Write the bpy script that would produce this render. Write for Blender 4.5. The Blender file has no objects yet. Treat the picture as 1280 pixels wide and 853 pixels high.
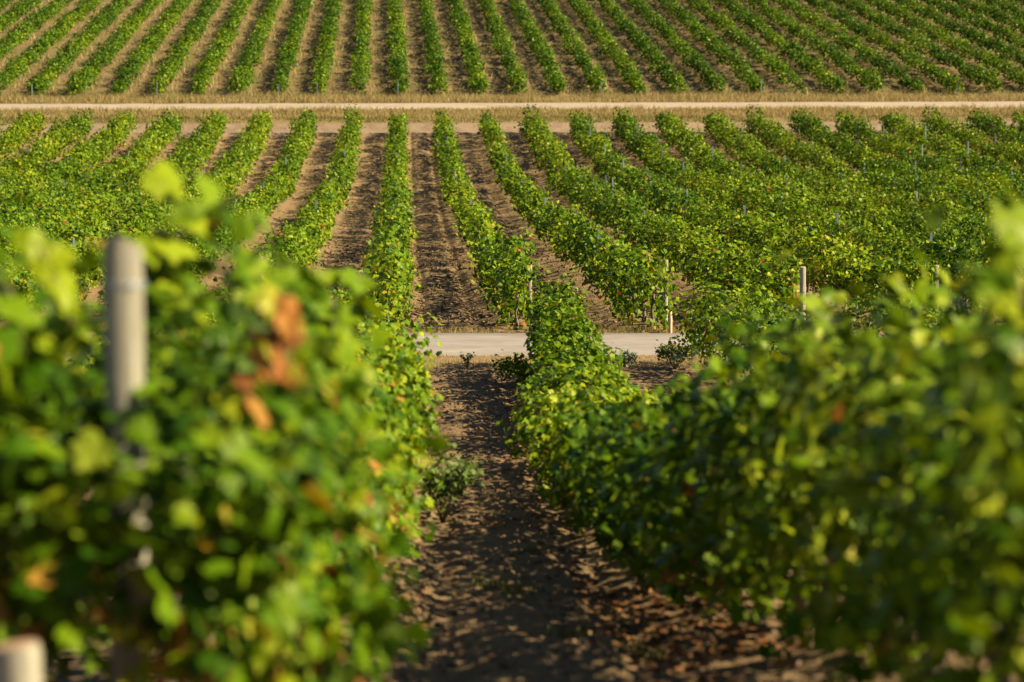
import bpy, math, random
import numpy as np
from mathutils import Vector

random.seed(7)
R = np.random.default_rng(11)
D = bpy.data
SC = bpy.context.scene
COL = SC.collection

# ------------------------------------------------------------------ camera
F_PX = 85.0 / 36.0 * 1280.0          # focal length in photo pixels
PITCH = math.atan((426.5 - 140.0) / F_PX)
YAW = math.atan((640.0 - 505.0) / F_PX)
cd = D.cameras.new("camera")
cd.lens = 85.0
cd.sensor_width = 36.0
cd.clip_start = 0.1
cd.clip_end = 6000.0
cd.dof.use_dof = True
cd.dof.focus_distance = 45.0
cd.dof.aperture_fstop = 2.2
cam = D.objects.new("camera", cd)
cam.rotation_euler = (math.pi / 2 - PITCH, 0.0, -YAW)
COL.objects.link(cam)
SC.camera = cam
CAM_R = cam.rotation_euler.to_matrix()

# ------------------------------------------------------------------ light
SUN_EL = math.radians(34.0)
to_sun = Vector((math.cos(SUN_EL) * 0.95, -math.cos(SUN_EL) * 0.31, math.sin(SUN_EL))).normalized()
world = D.worlds.new("World")
SC.world = world
world.use_nodes = True
wn = world.node_tree.nodes
wl = world.node_tree.links
sky = wn.new("ShaderNodeTexSky")
sky.sky_type = 'NISHITA'
sky.sun_disc = False
sky.air_density = 0.55
sky.dust_density = 0.3
sky.sun_elevation = SUN_EL
sky.sun_rotation = math.atan2(to_sun.x, to_sun.y)
wn["Background"].inputs["Strength"].default_value = 0.05
wl.new(sky.outputs[0], wn["Background"].inputs["Color"])
sl = D.lights.new("sun", 'SUN')
sl.energy = 5.0
sl.angle = math.radians(0.5)
sl.color = (1.0, 0.86, 0.60)
sun = D.objects.new("sun", sl)
sun.rotation_euler = (-to_sun).to_track_quat('-Z', 'Y').to_euler()
sun.location = (60, -20, 60)
COL.objects.link(sun)
SC.view_settings.view_transform = 'Standard'
SC.view_settings.look = 'None'
SC.view_settings.exposure = 1.62
SC.view_settings.gamma = 1.0
SC.render.engine = 'CYCLES'
cy = SC.cycles
cy.use_denoising = True
cy.max_bounces = 6
cy.diffuse_bounces = 1
cy.glossy_bounces = 2
cy.transmission_bounces = 4
cy.transparent_max_bounces = 4
cy.caustics_reflective = False
cy.caustics_refractive = False


def P(px, py, Y):
    """the point of the place that the photo shows at (px, py), at depth Y along the rows"""
    d = CAM_R @ Vector(((px - 640.0) / F_PX, -(py - 426.5) / F_PX, -1.0))
    return d * (Y / d.y)


# ------------------------------------------------------------------ helpers
def hsh(i, j, s):
    h = (i.astype(np.int64) * 374761393 + j.astype(np.int64) * 668265263 + s * 974711) & 0x7fffffff
    h = ((h ^ (h >> 13)) * 1274126177) & 0x7fffffff
    return ((h ^ (h >> 16)) & 0xffff) / 65535.0


def vnoise(x, y, s=0):
    x = np.asarray(x, float); y = np.asarray(y, float)
    i = np.floor(x); j = np.floor(y)
    fx = x - i; fy = y - j
    fx = fx * fx * (3 - 2 * fx); fy = fy * fy * (3 - 2 * fy)
    a = hsh(i, j, s); b = hsh(i + 1, j, s); c = hsh(i, j + 1, s); d = hsh(i + 1, j + 1, s)
    return a + (b - a) * fx + (c - a) * fy + (a - b - c + d) * fx * fy


def fbm(x, y, s=0, n=4):
    v = 0.0; a = 0.5
    for k in range(n):
        v = v + a * (vnoise(x, y, s + k * 17) - 0.5)
        x = np.asarray(x) * 2.03; y = np.asarray(y) * 2.03; a *= 0.5
    return v


def sstep(a, b, v):
    t = np.clip((np.asarray(v, float) - a) / (b - a), 0, 1)
    return t * t * (3 - 2 * t)


def build(name, verts, faces_flat, nv, mat, parent=None, tint=None, smooth=False):
    """verts (n,3); faces_flat flat loop indices; nv: array of corner counts"""
    me = D.meshes.new(name)
    verts = np.ascontiguousarray(verts, dtype=np.float32)
    faces_flat = np.ascontiguousarray(faces_flat, dtype=np.int32)
    nv = np.ascontiguousarray(nv, dtype=np.int32)
    me.vertices.add(len(verts)); me.vertices.foreach_set("co", verts.ravel())
    me.loops.add(len(faces_flat)); me.loops.foreach_set("vertex_index", faces_flat)
    me.polygons.add(len(nv))
    st = np.zeros(len(nv), np.int32); st[1:] = np.cumsum(nv)[:-1]
    me.polygons.foreach_set("loop_start", st)
    me.polygons.foreach_set("use_smooth", np.full(len(nv), smooth, dtype=bool))
    me.update(calc_edges=True)
    if tint is not None:
        at = me.attributes.new("tint", 'FLOAT', 'FACE')
        at.data.foreach_set("value", np.ascontiguousarray(tint, dtype=np.float32))
    me.materials.append(mat)
    o = D.objects.new(name, me)
    COL.objects.link(o)
    if parent:
        o.parent = parent
    return o


class MB:
    """a small mesh builder for tubes, boxes and lathes"""
    def __init__(s):
        s.v = []; s.f = []

    def tube(s, pts, rad, n=8, cap=True):
        pts = [Vector(p) for p in pts]
        base = len(s.v)
        ref = Vector((0, 1, 0))
        for i, p in enumerate(pts):
            a = pts[max(i - 1, 0)]; b = pts[min(i + 1, len(pts) - 1)]
            d = (b - a).normalized()
            if abs(d.dot(ref)) > 0.95: ref = Vector((1, 0, 0))
            u = d.cross(ref).normalized(); w = d.cross(u)
            r = rad[i] if hasattr(rad, '__len__') else rad
            for k in range(n):
                t = 2 * math.pi * k / n
                s.v.append(p + u * (r * math.cos(t)) + w * (r * math.sin(t)))
        for i in range(len(pts) - 1):
            for k in range(n):
                k2 = (k + 1) % n
                s.f.append((base + i * n + k, base + i * n + k2, base + (i + 1) * n + k2, base + (i + 1) * n + k))
        if cap:
            s.f.append(tuple(base + k for k in range(n))[::-1])
            e = base + (len(pts) - 1) * n
            s.f.append(tuple(e + k for k in range(n)))
        return s

    def box(s, x0, x1, y0, y1, z0, z1):
        b = len(s.v)
        s.v += [Vector(p) for p in ((x0, y0, z0), (x1, y0, z0), (x1, y1, z0), (x0, y1, z0), (x0, y0, z1), (x1, y0, z1), (x1, y1, z1), (x0, y1, z1))]
        for q in ((0, 3, 2, 1), (4, 5, 6, 7), (0, 1, 5, 4), (1, 2, 6, 5), (2, 3, 7, 6), (3, 0, 4, 7)):
            s.f.append(tuple(b + i for i in q))
        return s

    def make(s, name, mat, parent=None, smooth=True):
        ff = [i for f in s.f for i in f]
        o = build(name, np.array([tuple(v) for v in s.v]), ff, [len(f) for f in s.f], mat, parent, None, smooth)
        return o


def tag(o, label=None, cat=None, group=None, kind=None):
    if label: o["label"] = label
    if cat: o["category"] = cat
    if group: o["group"] = group
    if kind: o["kind"] = kind
    return o


def empty(name, loc=(0, 0, 0)):
    e = D.objects.new(name, None)
    e.empty_display_size = 0.3
    e.location = loc
    COL.objects.link(e)
    return e


# ------------------------------------------------------------------ materials
def nt(name):
    m = D.materials.new(name)
    m.use_nodes = True
    t = m.node_tree
    b = t.nodes["Principled BSDF"]
    return m, t, b


def ramp(t, stops, fac):
    r = t.nodes.new("ShaderNodeValToRGB")
    e = r.color_ramp.elements
    while len(e) < len(stops): e.new(0.5)
    for k, (p, c) in enumerate(stops):
        e[k].position = p; e[k].color = (*c, 1)
    t.links.new(fac, r.inputs[0])
    return r.outputs[0]


def noise(t, co, scale, detail=4, rough=0.6):
    n = t.nodes.new("ShaderNodeTexNoise")
    n.inputs["Scale"].default_value = scale
    n.inputs["Detail"].default_value = detail
    n.inputs["Roughness"].default_value = rough
    t.links.new(co, n.inputs["Vector"])
    return n.outputs["Fac"]


def mixc(t, fac, a, b, mode='MIX'):
    m = t.nodes.new("ShaderNodeMix"); m.data_type = 'RGBA'; m.blend_type = mode
    if hasattr(fac, 'node'): t.links.new(fac, m.inputs[0])
    else: m.inputs[0].default_value = fac
    for v, i in ((a, 6), (b, 7)):
        if hasattr(v, 'node'): t.links.new(v, m.inputs[i])
        else: m.inputs[i].default_value = (*v, 1)
    return m.outputs[2]


def mapr(t, v, a, b, c=0.0, d=1.0):
    m = t.nodes.new("ShaderNodeMapRange")
    m.inputs[1].default_value = a; m.inputs[2].default_value = b
    m.inputs[3].default_value = c; m.inputs[4].default_value = d
    t.links.new(v, m.inputs[0])
    return m.outputs[0]


def math_(t, op, a, b=None):
    m = t.nodes.new("ShaderNodeMath"); m.operation = op
    for v, i in ((a, 0), (b, 1)):
        if v is None: continue
        if hasattr(v, 'node'): t.links.new(v, m.inputs[i])
        else: m.inputs[i].default_value = v
    return m.outputs[0]


def bump(t, b, h, strength, dist):
    n = t.nodes.new("ShaderNodeBump")
    n.inputs["Strength"].default_value = strength
    n.inputs["Distance"].default_value = dist
    t.links.new(h, n.inputs["Height"])
    t.links.new(n.outputs[0], b.inputs["Normal"])


def coords(t, sc=(1, 1, 1)):
    tc = t.nodes.new("ShaderNodeTexCoord")
    mp = t.nodes.new("ShaderNodeMapping")
    mp.inputs["Scale"].default_value = sc
    t.links.new(tc.outputs["Object"], mp.inputs["Vector"])
    return mp.outputs[0]


def leaf_material(name, stops, translucent=0.20, spec=0.12, rough=0.42):
    m, t, b = nt(name)
    at = t.nodes.new("ShaderNodeAttribute"); at.attribute_name = "tint"
    c = ramp(t, stops, at.outputs["Fac"])
    geo = t.nodes.new("ShaderNodeNewGeometry")
    under = mixc(t, 0.30, c, (0.13, 0.15, 0.03))
    c2 = mixc(t, geo.outputs["Backfacing"], c, under)
    t.links.new(c2, b.inputs["Base Color"])
    b.inputs["Roughness"].default_value = rough
    b.inputs["Specular IOR Level"].default_value = spec
    b.inputs["Specular Tint"].default_value = (1.0, 0.95, 0.55, 1)
    tr = t.nodes.new("ShaderNodeBsdfTranslucent")
    h = t.nodes.new("ShaderNodeHueSaturation")
    h.inputs["Hue"].default_value = 0.49
    h.inputs["Saturation"].default_value = 1.15
    h.inputs["Value"].default_value = 1.7
    t.links.new(c, h.inputs["Color"])
    t.links.new(h.outputs[0], tr.inputs["Color"])
    mx = t.nodes.new("ShaderNodeMixShader")
    mx.inputs[0].default_value = translucent
    t.links.new(b.outputs[0], mx.inputs[1]); t.links.new(tr.outputs[0], mx.inputs[2])
    t.links.new(mx.outputs[0], t.nodes["Material Output"].inputs["Surface"])
    return m


GREENS = [(0.00, (0.012, 0.036, 0.0015)), (0.30, (0.040, 0.092, 0.002)), (0.62, (0.102, 0.160, 0.003)), (0.80, (0.195, 0.225, 0.006)),
          (0.88, (0.22, 0.20, 0.018)), (0.93, (0.27, 0.14, 0.022)), (0.97, (0.23, 0.085, 0.022)), (1.0, (0.12, 0.045, 0.016))]
M_LEAF = leaf_material("vine_leaf", GREENS)
M_WEED = leaf_material("weed_leaf", [(0, (0.07, 0.11, 0.022)), (0.5, (0.13, 0.165, 0.045)), (1, (0.24, 0.21, 0.08))], 0.25)
M_SILVER = leaf_material("silver_leaf", [(0, (0.13, 0.17, 0.10)), (1, (0.24, 0.27, 0.18))], 0.2)
M_DRY = leaf_material("dry_grass", [(0, (0.075, 0.09, 0.02)), (0.3, (0.16, 0.135, 0.045)), (0.7, (0.27, 0.195, 0.08)), (1, (0.38, 0.29, 0.15))], 0.3, 0.2, 0.6)
M_DEAD = leaf_material("dead_leaf", [(0, (0.07, 0.033, 0.016)), (0.5, (0.15, 0.065, 0.025)), (0.8, (0.22, 0.10, 0.035)), (1, (0.28, 0.17, 0.07))], 0.15, 0.2, 0.6)


def ground_material():
    m, t, b = nt("vineyard_soil")
    co = coords(t)
    tc = t.nodes.new("ShaderNodeTexCoord")
    sx = t.nodes.new("ShaderNodeSeparateXYZ")
    t.links.new(tc.outputs["Object"], sx.inputs[0])
    y = sx.outputs["Y"]
    n1 = noise(t, co, 0.55, 5)
    n2 = noise(t, co, 7.0, 6, 0.7)
    n3 = noise(t, coords(t, (1.0, 0.25, 1.0)), 1.7, 5)
    n4 = noise(t, co, 55.0, 3, 0.7)
    soil = ramp(t, [(0.25, (0.092, 0.056, 0.026)), (0.5, (0.180, 0.117, 0.056)), (0.75, (0.27, 0.185, 0.095))], n2)
    soil = mixc(t, mapr(t, n4, 0.35, 0.75), soil, (0.255, 0.170, 0.09))
    soil = mixc(t, mapr(t, n1, 0.35, 0.7, 0.0, 0.3), soil, (0.085, 0.048, 0.022))
    # litter and dry grass patches of the lanes
    dry = ramp(t, [(0.2, (0.09, 0.072, 0.020)), (0.5, (0.175, 0.122, 0.048)), (0.8, (0.26, 0.18, 0.08))], n2)
    grn = ramp(t, [(0.2, (0.05, 0.065, 0.015)), (0.8, (0.13, 0.13, 0.04))], n2)
    mid = mixc(t, math_(t, 'MULTIPLY', mapr(t, n3, 0.44, 0.60), mapr(t, y, 44, 50, 0.0, 0.75)), soil, dry)
    hill = mixc(t, mapr(t, n3, 0.36, 0.56), soil, dry)
    hill = mixc(t, mapr(t, n1, 0.46, 0.62, 0.0, 0.8), hill, grn)
    hill = mixc(t, 0.35, hill, (0.085, 0.060, 0.026))
    c = mixc(t, mapr(t, y, 151, 156), mid, hill)
    pale = mixc(t, mapr(t, n3, 0.35, 0.6), (0.17, 0.118, 0.073), (0.24, 0.172, 0.11))
    head = math_(t, 'MULTIPLY', mapr(t, y, 136.2, 137.4), mapr(t, y, 141.5, 140.5))
    c = mixc(t, math_(t, 'MULTIPLY', head, 0.85), c, pale)
    verge = math_(t, 'MULTIPLY', mapr(t, y, 140.5, 141.5), mapr(t, y, 156, 154.5))
    c = mixc(t, verge, c, dry)
    # straw on the near shoulder of the lane road
    straw = math_(t, 'MULTIPLY', mapr(t, y, 37.8, 39.6), mapr(t, y, 42.4, 41.8))
    c = mixc(t, math_(t, 'MULTIPLY', straw, 0.8), c, mixc(t, n2, (0.16, 0.105, 0.05), (0.30, 0.205, 0.10)))
    t.links.new(c, b.inputs["Base Color"])
    b.inputs["Roughness"].default_value = 0.95
    b.inputs["Specular IOR Level"].default_value = 0.1
    h = math_(t, 'ADD', math_(t, 'MULTIPLY', n2, 1.0), math_(t, 'MULTIPLY', n4, 0.35))
    bump(t, b, h, 0.9, 0.06)
    return m


def road_material(name, a, bcol, sc):
    m, t, b = nt(name)
    co = coords(t)
    n1 = noise(t, co, sc, 6)
    n2 = noise(t, co, 60, 3, 0.8)
    n3 = noise(t, coords(t, (0.08, 1.0, 1.0)), 2.5, 4)
    c = mixc(t, mapr(t, n1, 0.3, 0.7), a, bcol)
    c = mixc(t, mapr(t, n3, 0.45, 0.7, 0, 0.35), c, tuple(v * 0.72 for v in a))
    c = mixc(t, mapr(t, n2, 0.55, 0.75, 0.0, 0.35), c, tuple(v * 0.6 for v in a))
    n4 = noise(t, coords(t, (0.35, 1.2, 1.0)), 1.6, 5, 0.7)
    c = mixc(t, mapr(t, n4, 0.52, 0.68, 0.0, 0.65), c, (a[0] * 0.78, a[1] * 0.70, a[2] * 0.58))
    t.links.new(c, b.inputs["Base Color"])
    b.inputs["Roughness"].default_value = 0.9
    b.inputs["Specular IOR Level"].default_value = 0.15
    bump(t, b, n2, 0.4, 0.01)
    return m


def wood_material(name, dark, light, sc=1.0):
    m, t, b = nt(name)
    n1 = noise(t, coords(t, (38 * sc, 38 * sc, 2.2)), 1.0, 5, 0.7)
    n2 = noise(t, coords(t), 6.0, 3)
    c = ramp(t, [(0.3, dark), (0.6, light), (0.8, tuple(v * 1.15 for v in light))], n1)
    c = mixc(t, mapr(t, n2, 0.45, 0.75, 0, 0.4), c, dark)
    t.links.new(c, b.inputs["Base Color"])
    b.inputs["Roughness"].default_value = 0.85
    b.inputs["Specular IOR Level"].default_value = 0.15
    bump(t, b, n1, 0.6, 0.006)
    return m


M_GROUND = ground_material()
M_ROAD = road_material("pale_concrete", (0.205, 0.178, 0.152), (0.275, 0.240, 0.205), 1.3)
M_TRACK = road_material("pale_dirt", (0.27, 0.215, 0.15), (0.34, 0.275, 0.20), 0.8)
M_POST = wood_material("weathered_post_wood", (0.10, 0.09, 0.06), (0.30, 0.275, 0.20))
M_POSTCUT = wood_material("cut_post_top", (0.20, 0.12, 0.07), (0.42, 0.27, 0.16), 0.6)
M_STAKE = wood_material("tan_stake_wood", (0.26, 0.19, 0.10), (0.46, 0.36, 0.21))
M_BARK = wood_material("vine_bark", (0.055, 0.040, 0.028), (0.17, 0.13, 0.095))
M_STEM, _t, _b = nt("green_stem")
_b.inputs["Base Color"].default_value = (0.15, 0.16, 0.04, 1)
_t.links.new(ramp(_t, [(0.3, (0.11, 0.14, 0.03)), (0.7, (0.20, 0.13, 0.06))], noise(_t, coords(_t), 9.0)), _b.inputs["Base Color"])
M_METAL, _t, _b = nt("painted_metal_post")
_t.links.new(ramp(_t, [(0.35, (0.09, 0.12, 0.125)), (0.65, (0.15, 0.185, 0.19))], noise(_t, coords(_t), 12.0)), _b.inputs["Base Color"])
_b.inputs["Roughness"].default_value = 0.5
M_WIRE, _t, _b = nt("galvanised_wire")
_t.links.new(ramp(_t, [(0.3, (0.30, 0.32, 0.33)), (0.7, (0.45, 0.47, 0.48))], noise(_t, coords(_t), 30.0)), _b.inputs["Base Color"])
_b.inputs["Metallic"].default_value = 0.6; _b.inputs["Roughness"].default_value = 0.45
M_ROSE, _t, _b = nt("red_rose_petal")
_t.links.new(ramp(_t, [(0.3, (0.45, 0.01, 0.03)), (0.7, (0.70, 0.03, 0.06))], noise(_t, coords(_t), 40.0)), _b.inputs["Base Color"])
M_STONE, _t, _b = nt("soil_clod")
_t.links.new(ramp(_t, [(0.3, (0.075, 0.044, 0.023)), (0.7, (0.165, 0.102, 0.055))], noise(_t, coords(_t), 5.0)), _b.inputs["Base Color"])
_b.inputs["Roughness"].default_value = 0.95

# ------------------------------------------------------------------ terrain
PROF = [(-60, -1.5), (0, -1.45), (3, -1.5), (5, -1.62), (8, -2.05), (10.5, -2.5), (13, -2.9), (16, -3.2), (22, -3.6), (30, -3.92), (38, -4.15), (40, -4.2), (47.2, -4.2),
        (49, -4.3), (53, -4.5), (72, -4.4), (88, -4.25), (101.7, -3.98), (110, -3.65), (118, -3.1), (128, -2.2), (137, -1.27), (140.8, -0.68),
        (144.6, 0.08), (145.4, 0.14), (150, 0.50), (153.5, 0.78), (213, 9.6), (260, 16.5), (420, 30.0), (900, 48.0), (2500, 60.0)]
_py = np.array([p[0] for p in PROF], float); _pz = np.array([p[1] for p in PROF], float)
_gy = np.arange(-60, 300, 0.1)
_gz = np.interp(_gy, _py, _pz)
_k = np.ones(19) / 19
_gzs = np.convolve(np.pad(_gz, 9, mode='edge'), _k, mode='valid')


def gz(x, Y):
    x = np.asarray(x, float); Y = np.asarray(Y, float)
    z = np.where(Y < 299, np.interp(Y, _gy, _gzs), np.interp(Y, _py, _pz))
    return z + 0.0027 * np.clip(x, -60, 80) * sstep(100, 137, Y)


def road_shift(x):
    return -0.06 * np.clip(x, -20, 30)


SP = 2.52
MID0 = -0.32
NEAR = {-2: (-6.0, -5.6), -1: (-3.42, -3.0), 0: (-0.76, -0.38), 1: (1.92, 2.56), 2: (4.52, 5.22), 3: (7.1, 7.85)}   # lateral at Y=8 and at Y=40


def near_x(k, Y):
    if k == 0:
        return np.interp(Y, [6, 14, 20, 26, 32, 40], [-.80, -.78, -.52, -.52, -.82, -1.06])
    if k == 1:
        return np.interp(Y, [4, 8, 12, 16, 22, 30, 36, 40], [1.88, 1.92, 1.90, 1.84, 1.84, 2.12, 2.38, 2.5])
    a, b = NEAR[k]
    return a + (b - a) * (np.asarray(Y, float) - 8) / 32.0


HILL0, HSP = -0.25, 2.55


def hill_x(k, Y):
    return HILL0 + HSP * k - 0.0083 * (np.asarray(Y, float) - 154)


def relief(x, Y):
    near = sstep(4, 7, Y) * (1 - sstep(38.3, 40.0, Y))
    mid = sstep(46.5, 48.5, Y) * (1 - sstep(135, 139, Y))
    hill = sstep(153.5, 156, Y)
    r = 0.0
    # near lane: clods, two wheel ruts, berms under the vines
    lane = 0.5 * (-0.6 + 0.006 * Y + 1.9 + 0.014 * Y)
    u = x - lane
    clod = 0.075 * fbm(x * 5.5, Y * 4.0, 3, 5) + 0.06 * np.abs(fbm(x * 2.2, Y * 1.8, 9, 4)) + 0.05 * np.maximum(0, vnoise(x * 11, Y * 9, 41) - 0.62)
    rut = -0.05 * np.exp(-((np.abs(u + 0.05) - 0.55) / 0.16) ** 2) * (0.6 + 0.8 * vnoise(x * 0.5, Y * 0.9, 77))
    berm = 0.09 * np.exp(-((np.abs(u) - 1.35) / 0.45) ** 2)
    r = r + near * (clod * 1.25 + rut + berm)
    ph = (x - MID0) / SP
    d = np.abs(ph - np.round(ph)) * SP
    r = r + mid * (0.11 * fbm(x * 2.4, Y * 1.1, 21, 4) + 0.10 * np.exp(-(d / 0.35) ** 2) - 0.075 * np.exp(-((d - 0.72) / 0.13) ** 2)
                   + 0.035 * vnoise(x * 1.3, Y * 3.4, 55))
    ph = (x - hill_x(0, Y)) / HSP
    d = np.abs(ph - np.round(ph)) * HSP
    r = r + hill * (0.16 * fbm(x * 1.6, Y * 0.9, 31, 4) + 0.10 * np.exp(-(d / 0.4) ** 2))
    return r


def ground_z(x, Y):
    return gz(x, Y) + relief(x, Y)


def grid(xs, ys, zf, name, mat, smooth=True):
    X, Yy = np.meshgrid(xs, ys)
    Z = zf(X, Yy)
    V = np.stack([X.ravel(), Yy.ravel(), Z.ravel()], 1)
    nx, ny = len(xs), len(ys)
    i = (np.arange(ny - 1)[:, None] * nx + np.arange(nx - 1)[None, :]).ravel()
    F = np.stack([i, i + 1, i + nx + 1, i + nx], 1)
    return build(name, V, F.ravel(), np.full(len(F), 4), mat, None, None, smooth)


xs = np.concatenate([[-900, -400, -200, -120, -80, -60, -50], np.arange(-44, -12, 0.5), np.arange(-12, -1.0, 0.25), np.arange(-1.0, 3.2, 0.04),
                     np.arange(3.2, 20, 0.25), np.arange(20, 62, 0.5), [64, 70, 80, 120, 200, 400, 900]])
ys = np.concatenate([[-60, -30, -15, -6, 0, 3], np.arange(5, 9, 0.2), np.arange(9, 40, 0.055), np.arange(40, 48, 0.2), np.arange(48, 141, 0.16), np.arange(141, 156, 0.3),
                     np.arange(156, 228, 0.3), [230, 235, 240, 260, 300, 360, 420, 600, 900, 1500, 2500]])
tag(grid(xs, ys, ground_z, "ground", M_GROUND), None, None, None, "structure")


def strip(name, x0, x1, f0, f1, mat, thick, lift, nu=90, nw=5):
    """a road ribbon across the slope, with a crown and side faces that go down into the soil"""
    V = []; us = np.linspace(x0, x1, nu)
    for x in us:
        a = f0(x); b = f1(x)
        row = [(x, a - 0.06, float(gz(x, a)) - thick)]
        for w in range(nw):
            y = a + (b - a) * w / (nw - 1)
            z = float(gz(x, a)) + (float(gz(x, b)) - float(gz(x, a))) * w / (nw - 1)
            row.append((x, y, z + lift + 0.03 * math.sin(math.pi * w / (nw - 1))))
        row.append((x, b + 0.06, float(gz(x, b)) - thick))
        V += row
    n = nw + 2
    F = []
    for i in range(nu - 1):
        for j in range(n - 1):
            F.append((i * n + j, (i + 1) * n + j, (i + 1) * n + j + 1, i * n + j + 1))
    F = np.array(F)
    return build(name, np.array(V), F.ravel(), np.full(len(F), 4), mat, None, None, True)


def wob(x, s, a):
    return a * (float(vnoise(np.array(x * 0.9), np.array(3.3), s)) - 0.5)


tag(strip("road", -60, 80, lambda x: 41.75 + road_shift(x) + wob(x, 5, 0.22), lambda x: 45.45 + road_shift(x) + wob(x, 8, 0.22), M_ROAD, 0.1, 0.05, 320), None, None, None, "structure")
tag(strip("dirt_track", -90, 110, lambda x: 145.5 + wob(x, 15, 0.5), lambda x: 149.7 + wob(x, 18, 0.5), M_TRACK, 0.1, 0.07, 240), None, None, None, "structure")

# ------------------------------------------------------------------ leaves
def T_lobed():
    half = [(0.0, 0.06), (0.20, -0.10), (0.44, 0.02), (0.56, 0.24), (0.42, 0.36), (0.56, 0.60), (0.30, 0.64), (0.20, 0.82), (0.0, 1.02)]
    out = half + [(-a, b) for a, b in half[-2:0:-1]]
    V = [(0.0, 0.36)] + out
    n = len(out)
    F = [(0, 1 + i, 1 + (i + 1) % n) for i in range(n)]
    V = np.array([(a, b - 0.0, 0.0) for a, b in V])
    return V, np.array(F), 3


def T_mid():
    V = np.array([(0, 0, 0), (0.40, -0.02, 0), (0.54, 0.42, 0), (0.24, 0.66, 0), (0, 1, 0), (-0.24, 0.66, 0), (-0.54, 0.42, 0), (-0.40, -0.02, 0)], float)
    F = np.array([(0, 1, 2, 3), (0, 3, 4, 5), (0, 5, 6, 7)])
    return V, F, 4


def T_far():
    V = np.array([(0, 0, 0), (0.55, 0.35, 0), (0, 1, 0), (-0.55, 0.35, 0)], float)
    F = np.array([(0, 1, 2), (0, 2, 3)])
    return V, F, 3


TEMPL = [T_lobed(), T_mid(), T_far()]


def leaves_arrays(pos, nrm, tip, size, lod, rng):
    V, F, c = TEMPL[lod]
    n = len(pos)
    nrm = nrm / (np.linalg.norm(nrm, axis=1, keepdims=True) + 1e-9)
    v = tip - nrm * np.sum(tip * nrm, 1, keepdims=True)
    v = v / (np.linalg.norm(v, axis=1, keepdims=True) + 1e-9)
    u = np.cross(v, nrm)
    fold = rng.uniform(-0.10, 0.45, n)[:, None]
    curl = rng.uniform(-0.10, 0.35, n)[:, None]
    a = V[None, :, 0]; b = V[None, :, 1] - 0.35
    zc = -fold * np.abs(a) - curl * b * b
    if lod == 0:
        zc = zc + rng.uniform(-0.05, 0.05, (n, V.shape[0]))
    W = pos[:, None, :] + size[:, None, None] * (a[..., None] * u[:, None, :] + b[..., None] * v[:, None, :] + zc[..., None] * nrm[:, None, :])
    FF = (F[None] + (np.arange(n) * V.shape[0])[:, None, None])
    return W.reshape(-1, 3), FF.reshape(-1), np.full(n * len(F), c), len(F)


def leaf_mesh(name, chunks, mat, parent):
    """chunks: list of (pos, nrm, tip, size, tint, lod)"""
    VV = []; FF = []; NN = []; TT = []; base = 0
    for pos, nrm, tip, size, tint, lod, rng in chunks:
        if len(pos) == 0: continue
        v, f, nvs, k = leaves_arrays(pos, nrm, tip, size, lod, rng)
        VV.append(v); FF.append(f + base); NN.append(nvs); TT.append(np.repeat(tint, k)); base += len(v)
    return build(name, np.concatenate(VV), np.concatenate(FF), np.concatenate(NN), mat, parent, np.concatenate(TT))


def tints(n, rng, autumn, low):
    """per-leaf hue along the ramp; low: 0 at the top of the canopy, 1 at its foot"""
    t = np.clip(rng.normal(0.44, 0.20, n), 0.0, 0.76)
    p = autumn * (0.35 + 1.9 * low ** 1.5)
    dead = rng.random(n) < p
    t[dead] = rng.uniform(0.84, 1.0, dead.sum()) 
    return t


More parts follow.
